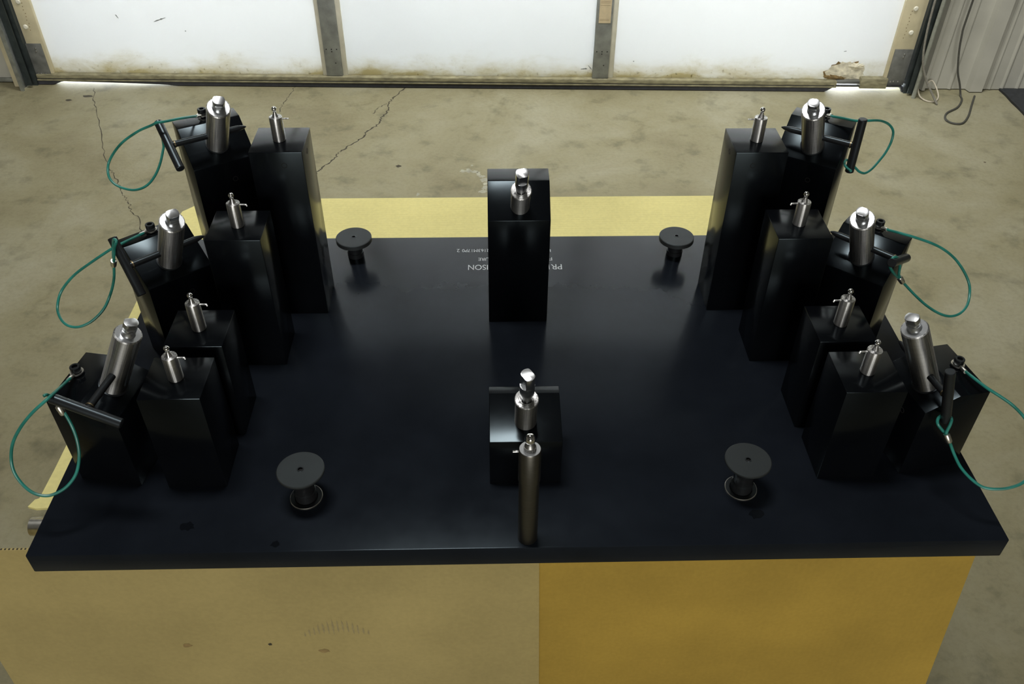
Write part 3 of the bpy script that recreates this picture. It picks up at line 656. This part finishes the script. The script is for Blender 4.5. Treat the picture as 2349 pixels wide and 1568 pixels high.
# ------------------------------------------------------------------ tethered T-handle pins
TP = {  # K (on sleeve axis), direction outward, handle centre, handle direction, tip distance
'L1': ((-.4388, .5387, 1.0359), (-.845, -.534, .017), (-.499, .5007, 1.0371), (-.457, .738, .496), .044),
'L2': ((-.4801, .3589, .9532), (-.759, -.651, .001), (-.527, .3187, .9533), (-.392, .459, .798), .051),
'L3': ((-.4998, .1591, .9144), (-.158, -.987, .029), (-.5122, .0816, .9167), (-.917, .158, .367), .060),
'R1': ((.4486, .5339, 1.0307), (.818, -.575, .022), (.5017, .4965, 1.0321), (-.013, .019, 1.), .049),
'R2': ((.4886, .3632, .9487), (.743, -.669, -.028), (.5294, .3265, .9471), (.607, .69, -.394), .048),
'R3': ((.5107, .1524, .9025), (.149, -.987, .06), (.519, .0982, .9058), (-.242, .023, .97), .060)}
TL = {'L1': 'black T-handle pin pushed through the back left sleeve, on a green cable',
      'L2': 'black T-handle pin through the middle left sleeve, trailing a green cable loop',
      'L3': 'black T-handle pin through the front left sleeve, its bar lying over the block',
      'R1': 'black T-handle pin through the back right sleeve, its bar upright, on a green cable',
      'R2': 'black T-handle pin through the middle right sleeve, bar seen end-on, green cable loop',
      'R3': 'black T-handle pin through the front right sleeve, its green cable leaving the photo'}
for k, (K, dr_, E, td, tip) in TP.items():
    K = Vector(K); d_ = Vector(dr_).normalized(); E = Vector(E); td = Vector(td).normalized()
    t_ = thing('t_handle_pin', TL[k], 'pin', tuple(E), 0, 'tethered T-handle pins')
    a = (E-K).length; O = E
    m = axis_m(Vector((0, 0, 0)), -d_)
    Ls = a+tip; r_ = .0046
    obj('shaft', bm_lathe([(0, .002), (r_, .002), (r_, Ls-.016), (r_*.92, Ls-.012), (r_*.55, Ls-.004), (r_*.2, Ls-.0005), (0, Ls)], m, 28), 'oxide', t_)
    hd = obj('handle_bar', bm_lathe([(0, -.0425), (.0055, -.0425), (.0063, -.0417), (.0063, .0417), (.0055, .0425), (0, .0425)], axis_m(Vector((0, 0, 0)), td), 32), 'oxide', t_)
    obj('shoulder_ring', bm_lathe([(.0046, .0068), (.0054, .0068), (.0054, .0085), (.0046, .0085)], m, 28), 'tan', t_)
    P = [Vector(p)-O for p in CAB[k]]
    sc_ = Vector(SCR[k]); h_ = H+CB[k][3]; s_top = Vector((sc_.x, sc_.y, h_+.0028))-O
    d0 = (P[0]-s_top)
    ring_out = s_top+d0.normalized()*.009
    cb = obj('tether_cable', bm_tube([ring_out+d0.normalized()*.006]+P, .0019, 10, k=7), 'cable', t_)
    # ring terminal round the screw plus its crimped barrel
    bm = bm_lathe([(.0048, -.0008), (.0085, -.0008), (.0085, .0008), (.0048, .0008), (.0048, -.0008)], Matrix.Translation(s_top), 32)
    bm_tube([ring_out, ring_out+d0.normalized()*.006, ring_out+d0.normalized()*.013], .0027, 12, bm, 2)
    obj('ring_terminal', bm, 'galv', cb)
    if k in FER:
        c = Vector(FER[k])-O
        j = min(range(len(P)), key=lambda i: (P[i]-c).length); j = max(1, min(len(P)-2, j)); dd = (P[j+1]-P[j-1]).normalized()
        obj('ferrule', bm_lathe([(0, -.0065), (.0030, -.0065), (.0038, -.005), (.0042, .005), (.0036, .0065), (0, .0065)], axis_m(c, dd), 20), 'galv', cb)
